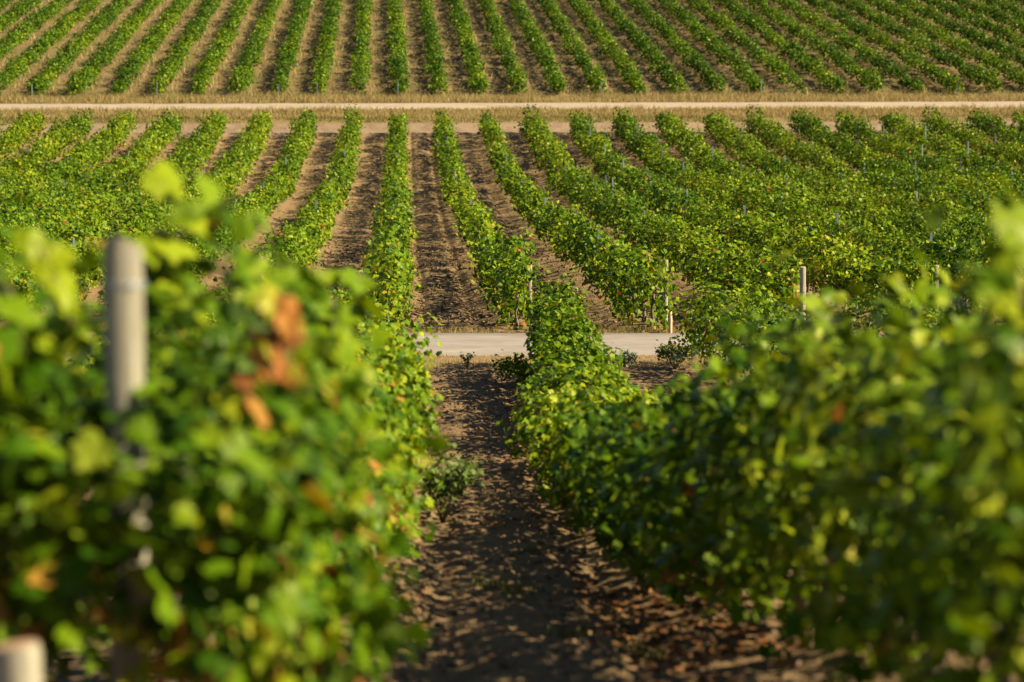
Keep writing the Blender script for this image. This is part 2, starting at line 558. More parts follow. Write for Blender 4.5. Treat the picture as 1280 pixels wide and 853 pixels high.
def canopy(rng, y0, y1, per_m, cx, shape, size, lod, autumn=0.05, lump=0.26, wild=0.0, seed=0, sun_bias=0.25, shell=0.42, vine=1.05):
    """leaves of one stretch of row.  cx(Y) lateral; shape(Y) -> half width, bottom, top above ground"""
    n = int((y1 - y0) * per_m)
    Y = rng.uniform(y0, y1, n)
    hw, zb, zt = shape(Y)
    # every vine a little fuller or thinner than its neighbour
    vid = np.floor(Y / vine)
    full = 0.86 + 0.26 * hsh(vid, vid * 0 + 3, seed + 5)
    if wild:
        f1 = vnoise(Y * 0.42, Y * 0 + 1.5, seed + 111) - 0.5; f2 = vnoise(Y * 1.1, Y * 0 + 4.5, seed + 112) - 0.5
        hw = hw * (1 + wild * (1.1 * f1 + 0.9 * f2)); zt = zt * (1 + wild * (0.5 * (vnoise(Y * 0.35, Y * 0 + 8, seed + 113) - .5) + 0.55 * (vnoise(Y * 1.3, Y * 0 + 6, seed + 114) - .5)))
        zb = zb * (1 + 2.5 * np.clip(vnoise(Y * 0.7, Y * 0 + 2, seed + 115) - 0.45, 0, 1))
    keep = rng.random(n) < 0.62 + 0.5 * vnoise(Y * 0.8, Y * 0 + 0.5, seed + 61)
    if wild > 0.4:
        keep &= rng.random(n) < np.where(hsh(vid, vid * 0 + 7, seed + 21) < 0.07, 0.35, 1.0)
    th = rng.uniform(-0.25 * math.pi, 1.25 * math.pi, n)
    fl = rng.random(n) < 0.30
    th = np.where(fl, rng.uniform(0, 2 * math.pi, n), th)
    rr = rng.random(n) ** shell
    lum = 1.0 + lump * 2.0 * (vnoise(Y * 1.6, th * 1.3 + 7, seed) - 0.5) + lump * 1.3 * (vnoise(Y * 4.0, th * 3.1 + 3, seed + 9) - 0.5)
    lum = lum * full
    c, s = np.cos(th), np.sin(th)
    pw = 0.75
    ex = np.sign(c) * np.abs(c) ** pw; ez = np.sign(s) * np.abs(s) ** pw
    mz = 0.5 * (zb + zt); hh = 0.5 * (zt - zb)
    lean = 0.10 * (vnoise(Y * 0.5, Y * 0, seed + 70) - 0.5)
    x = cx(Y) + lean + hw * ex * rr * lum
    z = mz + hh * ez * rr * np.where(s > 0, lum, 1.0 + 0.5 * (lum - 1))
    stray = rng.random(n) < 0.035            # shoots that hang out or stand up
    x = x + np.where(stray, rng.normal(0, 0.09, n), 0); z = z + np.where(stray, np.abs(rng.normal(0, 0.09, n)), 0)
    z = np.maximum(z, 0.06)
    z = z + gz(x, Y)
    pos = np.stack([x, Y, z], 1)[keep]
    m = len(pos)
    out = np.stack([ex / np.maximum(hw, .1), 0 * ex, ez / np.maximum(hh, .1) * 0.6], 1)[keep]
    out /= np.linalg.norm(out, axis=1, keepdims=True) + 1e-9
    nr = out * 0.70 + np.array([0, -0.10, 0.28]) + np.array(to_sun) * sun_bias * 0.5 + rng.normal(0, 0.55, (m, 3))
    tip = np.array([0, 0, -1.0]) + out * 0.45 + rng.normal(0, 0.5, (m, 3))
    sz = size * rng.uniform(0.62, 1.25, m)
    low = np.clip(1 - (pos[:, 2] - gz(pos[:, 0], pos[:, 1]) - zb[keep]) / np.maximum(zt - zb, .1)[keep], 0, 1)
    tone = 0.30 * (vnoise(Y[keep] * 0.13, Y[keep] * 0 + 9, seed + 91) - 0.5) + 0.16 * (hsh(vid[keep], vid[keep] * 0 + 1, seed + 13) - 0.5)
    patch = 0.15 + 9.0 * np.clip(vnoise(Y[keep] * 1.1, z[keep] * 1.6 + x[keep] * 1.2, seed + 33) - 0.52, 0, 1) ** 1.3
    tt = tints(m, rng, autumn * patch, low)
    tt = np.where(tt < 0.82, np.clip(tt + tone - (0.14 if y0 > 150 else 0.0), 0, 0.79), tt)
    return (pos, nr, tip, sz, tt, lod, rng)


def lerp_shape(tab):
    t = np.array(tab, float)
    return lambda Y: (np.interp(Y, t[:, 0], t[:, 1]), np.interp(Y, t[:, 0], t[:, 2]), np.interp(Y, t[:, 0], t[:, 3]))


ORD = ["zeroth", "first", "second", "third", "fourth", "fifth", "sixth", "seventh", "eighth", "ninth", "tenth", "eleventh", "twelfth", "thirteenth", "fourteenth",
       "fifteenth", "sixteenth", "seventeenth", "eighteenth", "nineteenth", "twentieth", "twenty-first", "twenty-second", "twenty-third", "twenty-fourth"]


# ---- trunks
def trunk_mesh(seed, h):
    r = random.Random(seed)
    mb = MB()
    pts = []; rad = []
    x = y = 0.0
    for i in range(7):
        t = i / 6
        x += r.uniform(-0.03, 0.03); y += r.uniform(-0.03, 0.03)
        pts.append((x, y, -0.12 + (h + 0.12) * t)); rad.append((0.040 - 0.012 * t) * r.uniform(0.85, 1.2) + (0.015 if i < 2 else 0))
    mb.tube(pts, rad, 7)
    for sgn in (-1, 1):
        q = Vector(pts[-1]) - Vector((0, 0, 0.03))
        mb.tube([q, q + Vector((r.uniform(-.03, .03), sgn * 0.15, 0.09)), q + Vector((r.uniform(-.05, .05), sgn * 0.42, 0.14 + r.uniform(-.03, .03)))], [0.024, 0.02, 0.012], 6)
    o = mb.make("trunk", M_BARK)
    me = o.data
    D.objects.remove(o)
    return me


TRUNKS = [trunk_mesh(s, 0.62) for s in range(6)]


def add_trunk(parent, x, Y, sc=1.0, rng=random):
    o = D.objects.new("trunk", rng.choice(TRUNKS))
    o.parent = parent
    p = parent.location
    o.location = (x - p.x, Y - p.y, float(ground_z(x, Y)) - p.z)
    o.rotation_euler = (0, 0, rng.choice((0, math.pi)) + rng.uniform(-0.2, 0.2))
    o.scale = (sc, sc, sc)
    COL.objects.link(o)
    return o


# ------------------------------------------------------------------ near rows
def near_row(k, y0, y1, shape, dens, label, seed, lods, trunk_ys, autumn, size=0.070):
    e = empty("vine_hedge", (0, 0, 0))
    tag(e, label, "vine row", "vine rows on the near slope")
    rng = np.random.default_rng(seed)
    ch = []
    for (a, b, lod, dm) in lods:
        ch.append(canopy(rng, max(a, y0), min(b, y1), dens * dm, lambda Y: near_x(k, Y), shape, size, lod, autumn, 0.32, 0.42, seed))
    # shoots standing out of the top and the sides
    n_s = int((y1 - y0) * 3.2)
    for _ in range(n_s):
        Y = rng.uniform(y0 + 0.2, y1 - 0.2)
        hw, zb, zt = [float(v) for v in shape(np.array(Y))]
        th = rng.uniform(0.05, 0.95) * math.pi
        x0 = float(near_x(k, Y)) + hw * math.cos(th) * 0.85
        z0 = 0.5 * (zb + zt) + 0.5 * (zt - zb) * math.sin(th) * 0.9
        L = rng.uniform(0.15, 0.42)
        dr = np.array([math.cos(th) * 0.9, rng.normal(0, 0.4), 0.55 * math.sin(th) + rng.normal(0, 0.2)])
        dr /= np.linalg.norm(dr)
        m = int(L / 0.045)
        t = np.linspace(0.1, 1, m)
        p = np.stack([x0 + dr[0] * L * t, Y + dr[1] * L * t, z0 + dr[2] * L * t - 0.25 * L * t * t], 1) + rng.normal(0, 0.025, (m, 3))
        p[:, 2] += gz(p[:, 0], p[:, 1])
        nr = np.array([dr[0] * 0.3, 0, 0.7]) + np.array(to_sun) * 0.3 + rng.normal(0, 0.4, (m, 3))
        tp = dr * 0.6 + np.array([0, 0, -0.5]) + rng.normal(0, 0.4, (m, 3))
        sz = size * np.linspace(0.95, 0.45, m) * rng.uniform(0.8, 1.15, m)
        tn = np.clip(0.55 + 0.25 * t + rng.normal(0, 0.06, m), 0, 0.86)
        ch.append((p, nr, tp, sz, tn, 0 if Y < 22 else 1, rng))
    leaf_mesh("canopy", ch, M_LEAF, e)
    rr = random.Random(seed)
    for Y in trunk_ys:
        add_trunk(e, float(near_x(k, Y)) + rr.uniform(-.04, .04), Y, (rr.uniform(0.95, 1.25) if Y < 15 else rr.uniform(0.62, 0.78)), rr)
    return e


L1 = near_row(0, 5.5, 39.8, lerp_shape([(5.5, 0.50, 0.1, 0.70), (5.8, 0.58, 0.1, 0.98), (6.0, 0.62, 0.1, 1.12), (6.4, 0.62, 0.08, 1.30), (7.2, 0.62, 0.08, 1.36), (9, 0.62, 0.10, 1.36), (13, 0.62, 0.12, 1.40), (18, 0.64, 0.12, 1.40),
                                        (28, 0.72, 0.15, 1.38), (38, 0.62, 0.15, 1.35), (39.8, 0.45, 0.2, 1.2)]), 1450,
              "broad sunlit vine row left of the earth path, wooden posts at its near end", 101,
              [(0, 22, 0, 1.0), (22, 60, 1, 0.8)], list(np.arange(6.4, 12, 1.1)) + list(np.arange(34, 40, 1.3)), 0.20)
R1 = near_row(1, 4.6, 39.9, lerp_shape([(4.6, 0.58, 0.15, 1.05), (7, 0.64, 0.14, 1.18), (9.7, 0.68, 0.15, 1.50), (12.3, 0.68, 0.16, 1.38), (16, 0.72, 0.12, 1.16), (17.5, 0.74, 0.10, 1.08), (23, 0.66, 0.10, 0.92),
                                        (28, 0.50, 0.12, 0.90), (32, 0.42, 0.15, 0.98), (36.5, 0.36, 0.12, 1.26), (38.6, 0.38, 0.12, 1.36), (39.9, 0.38, 0.12, 1.3)]), 1450,
              "dark shaded vine row right of the earth path, running up to the pale road", 102,
              [(0, 22, 0, 1.0), (22, 60, 1, 0.85)], list(np.arange(5.2, 39.5, 1.1)), 0.06)
rngL = np.random.default_rng(201)
leaf_mesh("canopy", [canopy(rngL, 5.7, 6.6, 420, lambda Y: 0 * Y - 1.13, lerp_shape([(5, .30, .2, 1.28), (7, .30, .2, 1.36)]), 0.08, 0, 0.08, 0.25, 0.2, 77), canopy(rngL, 5.45, 5.85, 1100, lambda Y: 0 * Y - 0.74, lerp_shape([(5, .52, .1, .98), (6, .55, .1, 1.02)]), 0.08, 0, 0.08, 0.2, 0.1, 79)], M_LEAF, L1)
near_row(-1, 14.0, 39.8, lerp_shape([(14, 0.6, 0.15, 1.4), (38.6, 0.6, 0.15, 1.35), (40, 0.5, 0.12, 1.2)]), 420,
         "shaded vine row glimpsed behind the blurred left row, down the slope", 105, [(0, 60, 1, 1.0)], [], 0.05)
R2 = near_row(2, 11.0, 40.0, lerp_shape([(11, 0.6, 0.2, 1.2), (32, 0.62, 0.2, 1.25), (38.6, 0.62, 0.12, 1.42), (40, 0.5, 0.12, 1.25)]), 480,
              "bushy vine row end hiding the road beside the red rose bush", 103, [(0, 36.5, 1, 1.0), (36.5, 60, 1, 2.2)], list(np.arange(34.5, 40, 1.1)), 0.03)
R3 = near_row(3, 13.0, 40.0, lerp_shape([(13, 0.6, 0.2, 1.15), (38.6, 0.62, 0.12, 1.3), (40, 0.5, 0.12, 1.2)]), 420,
              "vine row before the road just right of the bushy row end by the roses", 104, [(0, 60, 1, 1.0)], list(np.arange(36, 40, 1.1)), 0.03)


# explicit shoots of the two nearest rows (their place read off the photo)
def shoot(parent, pts, leaf, tint, seed, n=None, mat=M_LEAF, stem=0.006, name="shoot_foliage", label=None, spread=0.05):
    rng = np.random.default_rng(seed)
    P3 = np.array([tuple(p) for p in pts])
    seg = np.linspace(0, len(P3) - 1, n or 9)
    p = np.stack([np.interp(seg, np.arange(len(P3)), P3[:, i]) for i in range(3)], 1)
    m = len(p)
    q = p + rng.normal(0, spread, (m, 3))
    d = P3[-1] - P3[0]; d = d / np.linalg.norm(d)
    nr = np.array([0.15, -0.35, 0.45]) + np.array(to_sun) * 0.35 + rng.normal(0, 0.4, (m, 3))
    tp = d * 0.3 + np.array([0, 0, -0.6]) + rng.normal(0, 0.5, (m, 3))
    o = leaf_mesh(name, [(q, nr, tp, leaf * rng.uniform(0.75, 1.2, m), np.clip(tint + rng.normal(0, 0.05, m), 0, 1), 0, rng)], mat, parent)
    st = MB().tube([Vector(v) for v in P3], np.linspace(stem, stem * 0.5, len(P3)), 6).make("stem", M_STEM, o)
    if label: o["label"] = label
    return o


shoot(L1, [P(95, 420, 6.2), P(75, 360, 6.15), P(45, 300, 6.1)], 0.10, 0.70, 1, 7, spread=0.02)
shoot(L1, [P(215, 350, 6.7), P(225, 300, 6.7), P(238, 262, 6.7)], 0.12, 0.68, 2, 11, spread=0.055)
shoot(L1, [P(290, 370, 6.9), P(285, 330, 6.9), P(262, 292, 6.9)], 0.12, 0.60, 3, 11, spread=0.055)
shoot(L1, [P(180, 400, 6.8), P(200, 350, 6.8), P(205, 305, 6.8)], 0.12, 0.55, 33, 10, spread=0.05)
shoot(L1, [P(330, 420, 7.3), P(350, 380, 7.3), P(360, 350, 7.3)], 0.11, 0.66, 4, 9)
shoot(L1, [P(440, 430, 8.6), P(450, 380, 8.6), P(452, 338, 8.6)], 0.12, 0.62, 5, 12)
shoot(L1, [P(410, 430, 8.0), P(420, 390, 8.0), P(410, 360, 8.0)], 0.12, 0.64, 6, 10)
shoot(L1, [P(30, 440, 6.0), P(20, 390, 6.0), P(8, 352, 6.0)], 0.11, 0.62, 7, 8)
shoot(L1, [P(365, 372, 5.7), P(345, 415, 5.66), P(318, 470, 5.62), P(300, 505, 5.6)], 0.075, 0.945, 8, 16, spread=0.02, name="withered_foliage", label="withered orange-brown shoot hanging down")
shoot(L1, [P(345, 365, 5.7), P(360, 420, 5.66), P(362, 478, 5.64)], 0.075, 0.95, 9, 14, spread=0.02, name="withered_foliage", label="withered orange-brown shoot hanging down")
shoot(R1, [P(1285, 420, 6.1), P(1272, 350, 6.1), P(1262, 262, 6.1)], 0.11, 0.74, 10, 12, spread=0.03)
shoot(R1, [P(1275, 470, 6.0), P(1268, 440, 6.0), P(1255, 415, 6.0)], 0.10, 0.76, 11, 5, spread=0.03)
shoot(R1, [P(1140, 420, 9.2), P(1130, 380, 9.2), P(1122, 345, 9.2)], 0.12, 0.66, 12, 10)
shoot(R1, [P(1030, 440, 11), P(1015, 410, 11), P(1005, 385, 11)], 0.12, 0.72, 13, 10)
shoot(R1, [P(1190, 430, 8.8), P(1200, 400, 8.8), P(1215, 375, 8.8)], 0.12, 0.60, 14, 9)
shoot(R1, [P(960, 600, 9.0), P(965, 570, 8.9), P(958, 590, 8.8)], 0.11, 0.70, 15, 6)
shoot(L1, [P(500, 410, 37.5), P(535, 392, 37.5), P(550, 405, 37.5)], 0.12, 0.62, 16, 8)

# ------------------------------------------------------------------ middle field rows
MID_SHAPE = lerp_shape([(44, 0.46, -0.3, 1.30), (46.5, 0.48, -0.25, 1.42), (49, .42, 0.0, 1.38), (53, 0.38, 0.18, 1.36), (60, 0.36, 0.22, 1.34), (90, 0.38, 0.22, 1.30), (105, 0.42, 0.2, 1.28), (134, 0.46, 0.15, 1.26), (137.5, 0.42, 0.12, 1.30)])
M_Y1 = 137.2
MID_WIDE = lerp_shape([(44, 0.44, 0.35, 1.25), (46.5, 0.50, 0.36, 1.42), (60, 0.58, 0.34, 1.46), (95, 0.64, 0.22, 1.46), (108, 0.56, 0.2, 1.34), (134, 0.50, 0.15, 1.26), (137.5, 0.42, 0.12, 1.30)])


MID_LEFT = lerp_shape([(44, 0.5, 0.2, 1.3), (60, 0.66, 0.2, 1.46), (100, 0.70, 0.2, 1.46), (115, 0.60, 0.2, 1.38), (134, 0.58, 0.15, 1.3), (137.5, 0.42, 0.12, 1.30)])


def mid_canopy(seed, parent, autumn=0.05, dens=1.0, shape=MID_SHAPE):
    rng = np.random.default_rng(seed)
    ch = []
    for (a, b, lod, n, sz) in ((45.7, 70, 1, 430, 0.098), (70, 100, 1, 330, 0.108), (100, M_Y1, 2, 270, 0.135)):
        ch.append(canopy(rng, a, b, n * dens, lambda Y: Y * 0.0, shape, sz, lod, autumn, 0.42, 0.75, seed, 0.3))
    n_s = 150                                   # shoots
    Y = rng.uniform(46, M_Y1, n_s); th = rng.uniform(0.02, 0.98, n_s) * math.pi
    m = 6
    t = np.linspace(0.2, 1, m)[None]
    L = rng.uniform(0.15, 0.38, n_s)[:, None]
    dx = np.cos(th)[:, None]; dz = (0.7 * np.sin(th) + rng.normal(0, .2, n_s))[:, None]; dy = rng.normal(0, 0.5, n_s)[:, None]
    x = 0.45 * dx + dx * L * t; z = 0.75 + 0.52 * np.sin(th)[:, None] + dz * L * t - 0.2 * L * t * t
    p = np.stack([x, Y[:, None] + dy * L * t, z], 2).reshape(-1, 3) + rng.normal(0, .03, (n_s * m, 3))
    p[:, 2] += gz(p[:, 0] * 0, p[:, 1])
    k = len(p)
    ch.append((p, np.array([0, -.1, .6]) + np.array(to_sun) * .3 + rng.normal(0, .4, (k, 3)), np.array([0, 0, -1.]) + rng.normal(0, .5, (k, 3)),
               0.11 * rng.uniform(.6, 1.1, k), np.clip(rng.normal(.66, .1, k), 0, .85), 1, rng))
    return leaf_mesh("canopy", ch, M_LEAF, parent)


K0, K1 = -10, 15
mid_meshes = []
mid_rows = {}
mid_data = {}
for k in sorted(range(K0, K1 + 1), key=abs):
    e = empty("vine_hedge", (MID0 + SP * k, 0, 0))
    side = "left" if k < 0 else "right"
    if k == 0: lab = "straight upright vine row up the centre of the middle field"
    else: lab = "middle-field vine row, %s to the %s of the upright row" % (ORD[abs(k)], side)
    tag(e, lab, "vine row", "vine rows of the middle field")
    shift = -float(road_shift(MID0 + SP * k)) * 0
    if len(mid_meshes) < 13:
        o = mid_canopy(500 + k, e, 0.05 + 0.035 * abs(math.sin(k * 1.7)), 1.0 if -3 < k < 3 else 1.25, MID_SHAPE if -3 < k < 3 else (MID_WIDE if k > 0 else MID_LEFT))
        mid_meshes.append(o.data); mid_data[k] = o.data
    else:
        o = D.objects.new("canopy", mid_data[((3, 5, 4, 6)[k % 4]) * (1 if k > 0 else -1)]); COL.objects.link(o); o.parent = e
        o.scale = (-1, 1, 1)
    # the cross-slope of the field, taken up as a shear of the row's own ground height
    rr = random.Random(900 + k)
    if 0 <= k <= 7:
        for Y in np.arange(46.6, 46.6 + (15 if k > 0 else 6), 1.05):
            add_trunk(e, MID0 + SP * k + rr.uniform(-.05, .05), float(Y), rr.uniform(0.8, 1.05), rr)
    mid_rows[k] = e

# ------------------------------------------------------------------ hillside rows
HILL_SHAPE = lerp_shape([(153, 0.40, 0.10, 1.0), (156, 0.50, 0.12, 1.15), (230, 0.48, 0.12, 1.15)])
hill_meshes = []


def hill_canopy(seed, parent):
    rng = np.random.default_rng(seed)
    ch = [canopy(rng, 154.0, 224, 190, lambda Y: hill_x(0, Y) - HILL0, HILL_SHAPE, 0.16, 2, 0.035, 0.50, 0.7, seed, 0.3, vine=1.2)]
    return leaf_mesh("canopy", ch, M_LEAF, parent)


for k in sorted(range(-14, 22), key=abs):
    x0 = HILL0 + HSP * k
    e = empty("vine_hedge", (x0, 0, 0.0027 * x0))
    side = "left" if k < 0 else "right"
    if k == 0: lab = "hillside vine row standing almost upright above the dirt track"
    else: lab = "hillside vine row, %s to the %s of the almost upright row" % (ORD[abs(k)], side)
    tag(e, lab, "vine row", "vine rows on the far hillside")
    if len(hill_meshes) < 10:
        o = hill_canopy(700 + k, e); hill_meshes.append(o.data)
    else:
        o = D.objects.new("canopy", hill_meshes[(k * 3 + 1) % 10]); COL.objects.link(o); o.parent = e

# ------------------------------------------------------------------ posts
def wood_post(name, r, h, seed, mat=M_POST, top=M_POSTCUT, point=False):
    rr = random.Random(seed)
    mb = MB()
    n = 18
    zs = [-0.3, 0, h * 0.33, h * 0.66, h - 0.015, h]
    rs = [r * 1.04, r * 1.03, r, r * 0.99, r * 0.985, r * 0.93]
    mb.tube([(0.004 * rr.uniform(-1, 1), 0.004 * rr.uniform(-1, 1), z) for z in zs], rs, n, cap=False)
    V = np.array([tuple(v) for v in mb.v])
    ang = np.arctan2(V[:, 1], V[:, 0])
    V[:, :2] *= (1 + 0.035 * np.sin(3 * ang + seed) + 0.02 * np.sin(7 * ang + 2 * seed))[:, None]
    mb.v = [Vector(v) for v in V]
    e = empty(name)
    b = mb.make("shaft", mat, e)
    cut = MB()
    b0 = (len(zs) - 1) * n
    cut.v = [Vector(V[b0 + i]) for i in range(n)] + [Vector((0, 0, h + 0.004))]
    cut.f = [((i + 1) % n, i, n) for i in range(n)]
    # face the cap upwards whatever the winding of the ring
    a, bb, c = (cut.v[j] for j in cut.f[0])
    if (bb - a).cross(c - a).z < 0: cut.f = [f[::-1] for f in cut.f]
    cut.make("cut_top", top, e, smooth=False)
    return e


def put_post(e, top, tilt=(0, 0), base_z=None):
    e.location = top
    return e


def post_at(px, py_top, Y, r, seed, label, group, mat=M_POST, top=M_POSTCUT, h=None, lean=0.0):
    t = P(px, py_top, Y)
    g = float(gz(t.x, Y))
    hh = h or (t.z - g)
    e = wood_post("wooden_post", r, hh, seed, mat, top)
    e.location = (t.x, Y, t.z - hh)
    e.rotation_euler = (0, lean, 0)
    tag(e, label, "post", group)
    return e


p1 = post_at(155, 302, 5.98, 0.049, 3, "weathered grey wooden post standing up out of the nearest left vine row", "wooden posts of the near slope")
wb = MB()
for zz in (0.10, 0.108):
    wb.tube([(0.052 * math.cos(a), 0.052 * math.sin(a), 0) for a in np.linspace(0, 2 * math.pi, 25)], 0.0022, 5, cap=False)
    for v in wb.v[-125:]: v.z += (P(155, 302, 5.98).z - p1.location.z) - zz
wb.make("wire_loop", M_WIRE, p1)
post_at(20, 806, 5.05, 0.052, 4, "low sunlit wooden post stub with a bare cut top in front of the left vines", "wooden posts of the near slope")
post_at(662, 327, 47.2, 0.052, 5, "short grey post top beside the row end across the road", "wooden end posts along the road")
post_at(832, 325, 47.2, 0.055, 6, "grey wooden end post in the leaves above the tan stake", "wooden end posts along the road")
post_at(1004, 334, 45.6, 0.055, 7, "tall grey wooden end post right of the bushy row end, free of leaves", "wooden end posts along the road")
post_at(1170, 332, 46.0, 0.055, 8, "grey wooden end post furthest right, just above the blurred right-hand vines", "wooden end posts along the road")
post_at(326, 321, 46.0, 0.05, 9, "pale grey end post low in the leaves left of the upright row", "wooden end posts along the road")
st = P(838, 389, 45.55)
e = empty("wooden_stake", (st.x, 45.55, float(gz(st.x, 45.55))))
hh = st.z - e.location.z
MB().tube([(0, 0, -0.2), (0, 0, 0), (0.004, 0, hh * 0.6), (0.0, 0, hh * 0.97), (0, 0, hh)], [0.036, 0.036, 0.034, 0.030, 0.022], 12).make("shaft", M_STAKE, e)
MB().tube([(0, 0, hh - 0.003), (-0.012, 0, hh + 0.13)], [0.010, 0.006], 6).make("iron_pin", M_BARK, e)
tag(e, "tan peeled wooden stake at the road edge below a grey end post", "stake")


def metal_mesh():
    mb = MB()
    mb.box(-0.022, 0.022, -0.002, 0.002, -0.3, 1.0)
    mb.box(-0.024, -0.020, 0.0025, 0.028, -0.3, 1.0)
    mb.box(0.020, 0.024, 0.0025, 0.028, -0.3, 1.0)
    o = mb.make("metal_post", M_METAL, None, False)
    me = o.data; D.objects.remove(o)
    return me


MET = metal_mesh()
rp = random.Random(77)


def metal_post(x, Y, h, label, group):
    o = D.objects.new("metal_post", MET)
    o.location = (x, Y, float(gz(x, Y)))
    o.scale = (1.15, 1.15, h)
    o.rotation_euler = (rp.uniform(-.02, .02), rp.uniform(-.03, .03), rp.uniform(-.3, .3))
    COL.objects.link(o)
    return tag(o, label, "post", group)


for k in range(-9, 15):
    nm = "the upright row" if k == 0 else "the row %s %s of upright one" % (ORD[abs(k)], "left" if k < 0 else "right")
    Y = 52 + rp.uniform(0, 9)
    while Y < 128:
        x = MID0 + SP * k
        pxx = 505 + x * F_PX / Y
        if -10 < pxx < 1290:
            metal_post(x + rp.uniform(-.05, .05), Y, rp.uniform(1.42, 1.58) + (0.15 if k > 3 else 0), "blue-grey metal post in the middle field, in %s" % nm, "metal trellis posts of the middle field")
        Y += rp.uniform(14, 24) if k < 4 else rp.uniform(8, 15)
for (px, py, Y) in ((757, 219, 92), (768, 222, 88)):
    t = P(px, py, Y)
    metal_post(t.x, Y, t.z - float(gz(t.x, Y)), "one of two blue-grey metal posts close together above the right middle vines", "close pair of metal posts")
for k in range(-9, 15):
    x = float(hill_x(k, 153.7))
    nm = "the upright row" if k == 0 else "the row %s %s of upright one" % (ORD[abs(k)], "left" if k < 0 else "right")
    if rp.random() < 0.4 or k == -6:
        metal_post(x + rp.uniform(-.25, .1), 153.75 + rp.uniform(-.2, .2), rp.uniform(0.95, 1.2) if k != -6 else 1.1, "grey end post on the hillside, at %s" % nm, "end posts of the hillside rows")

# ------------------------------------------------------------------ grasses, weeds, litter
def blades(name, pts, h, w, tint, mat, rng, parent=None, lean=0.35):
    n = len(pts)
    a = rng.uniform(0, 2 * math.pi, n)
    sd = np.stack([np.cos(a), np.sin(a), 0 * a], 1)
    ln = rng.normal(0, lean, (n, 3)) * h[:, None]; ln[:, 2] = 0
    up = np.array([0, 0, 1.0]) * h[:, None]
    b0 = pts - sd * w[:, None]; b1 = pts + sd * w[:, None]
    m0 = pts + up * 0.55 + ln * 0.35 - sd * w[:, None] * .7; m1 = pts + up * 0.55 + ln * 0.35 + sd * w[:, None] * .7
    tp = pts + up + ln
    V = np.stack([b0, b1, m1, m0, tp], 1).reshape(-1, 3)
    i = np.arange(n) * 5
    F = np.concatenate([np.stack([i, i + 1, i + 2, i + 3], 1).ravel(), np.stack([i + 3, i + 2, i + 4], 1).ravel()])
    NV = np.concatenate([np.full(n, 4), np.full(n, 3)])
    return build(name, V, F, NV, mat, parent, np.concatenate([tint, tint]))


def scatter(rng, n, x0, x1, y0, y1):
    x = rng.uniform(x0, x1, n); y = rng.uniform(y0, y1, n)
    return x, y


def verge(name, n, x0, x1, y0, y1, hmin, hmax, seed, tbase, thr=0.35, w=0.014, tsd=0.2):
    rng = np.random.default_rng(seed)
    x, y = scatter(rng, n, x0, x1, y0, y1)
    k = vnoise(x * 0.9, y * 0.9, seed) + 0.3 * rng.random(n) > thr
    x, y = x[k], y[k]
    hm = 0.55 + 0.9 * vnoise(x * 0.5, y * 0.7, seed + 4)
    pts = np.stack([x, y, ground_z(x, y) - 0.01], 1)
    m = len(x)
    o = blades(name, pts, rng.uniform(hmin, hmax, m) * hm, w * rng.uniform(.6, 1.4, m), np.clip(tbase + rng.normal(0, tsd, m), 0, 1), M_DRY, rng)
    return tag(o, None, None, None, "stuff")


verge("dry_grass", 30000, -26, 42, 150.0, 154.6, 0.18, 0.50, 41, 0.62, 0.30)
verge("dry_grass", 26000, -26, 40, 142.2, 145.3, 0.12, 0.34, 42, 0.62, 0.30)
verge("green_grass", 12000, -26, 40, 140.9, 142.6, 0.08, 0.20, 43, 0.12, 0.45, 0.016, 0.12)
verge("green_grass", 9000, -30, 44, 153.0, 156.5, 0.12, 0.32, 52, 0.10, 0.62, 0.02, 0.12)
verge("dry_grass", 9000, -2.5, 9, 45.6, 46.8, 0.03, 0.14, 44, 0.5, 0.62, 0.005)
verge("straw", 14000, -2.5, 9, 39.0, 41.7, 0.015, 0.08, 45, 0.75, 0.45, 0.004)
# pale seed heads and dry weeds under the hillside rows
rng = np.random.default_rng(46)
xx = []; yy = []
for k in range(-14, 22):
    n = 520 if k > 2 else 230
    y = rng.uniform(155, 218, n); x = hill_x(k, y) + 0.55 + np.abs(rng.normal(0, 0.22, n))
    xx.append(x); yy.append(y)
xx = np.concatenate(xx); yy = np.concatenate(yy)
keep = vnoise(xx * 0.6, yy * 0.25, 3) > 0.38
xx = xx[keep]; yy = yy[keep]; m = len(xx)
tag(blades("dry_weeds", np.stack([xx, yy, ground_z(xx, yy)], 1), rng.uniform(.2, .65, m), rng.uniform(.012, .035, m), np.clip(rng.normal(.75, .25, m), 0, 1), M_DRY, rng), None, None, None, "stuff")
# low grass of the hillside lanes
rng = np.random.default_rng(47)
n = 90000
x, y = scatter(rng, n, -40, 58, 154.5, 216)
k = (np.abs(x - 10) < 0.36 * y * 0.62 + 10) & (vnoise(x * 0.8, y * 0.22, 12) + 0.25 * rng.random(n) > 0.62)
x, y = x[k], y[k]; m = len(x)
tag(blades("lane_grass", np.stack([x, y, ground_z(x, y)], 1), rng.uniform(.05, .16, m), rng.uniform(.015, .03, m), np.clip(.28 + .5 * (vnoise(x * .3, y * .2, 5) - .3) + rng.normal(0, .15, m), 0, 1), M_DRY, rng), None, None, None, "stuff")


def litter(name, x, y, size, tint, seed, mat=M_DEAD, lod=0):
    rng = np.random.default_rng(seed)
    n = len(x)
    pos = np.stack([x, y, ground_z(x, y) + 0.012], 1)
    nr = np.array([0, 0, 1.0]) + rng.normal(0, 0.28, (n, 3))
    tp = rng.normal(0, 1, (n, 3))
    return tag(leaf_mesh(name, [(pos, nr, tp, size * rng.uniform(.55, 1.2, n), tint, lod, rng)], mat, None), None, None, None, "stuff")


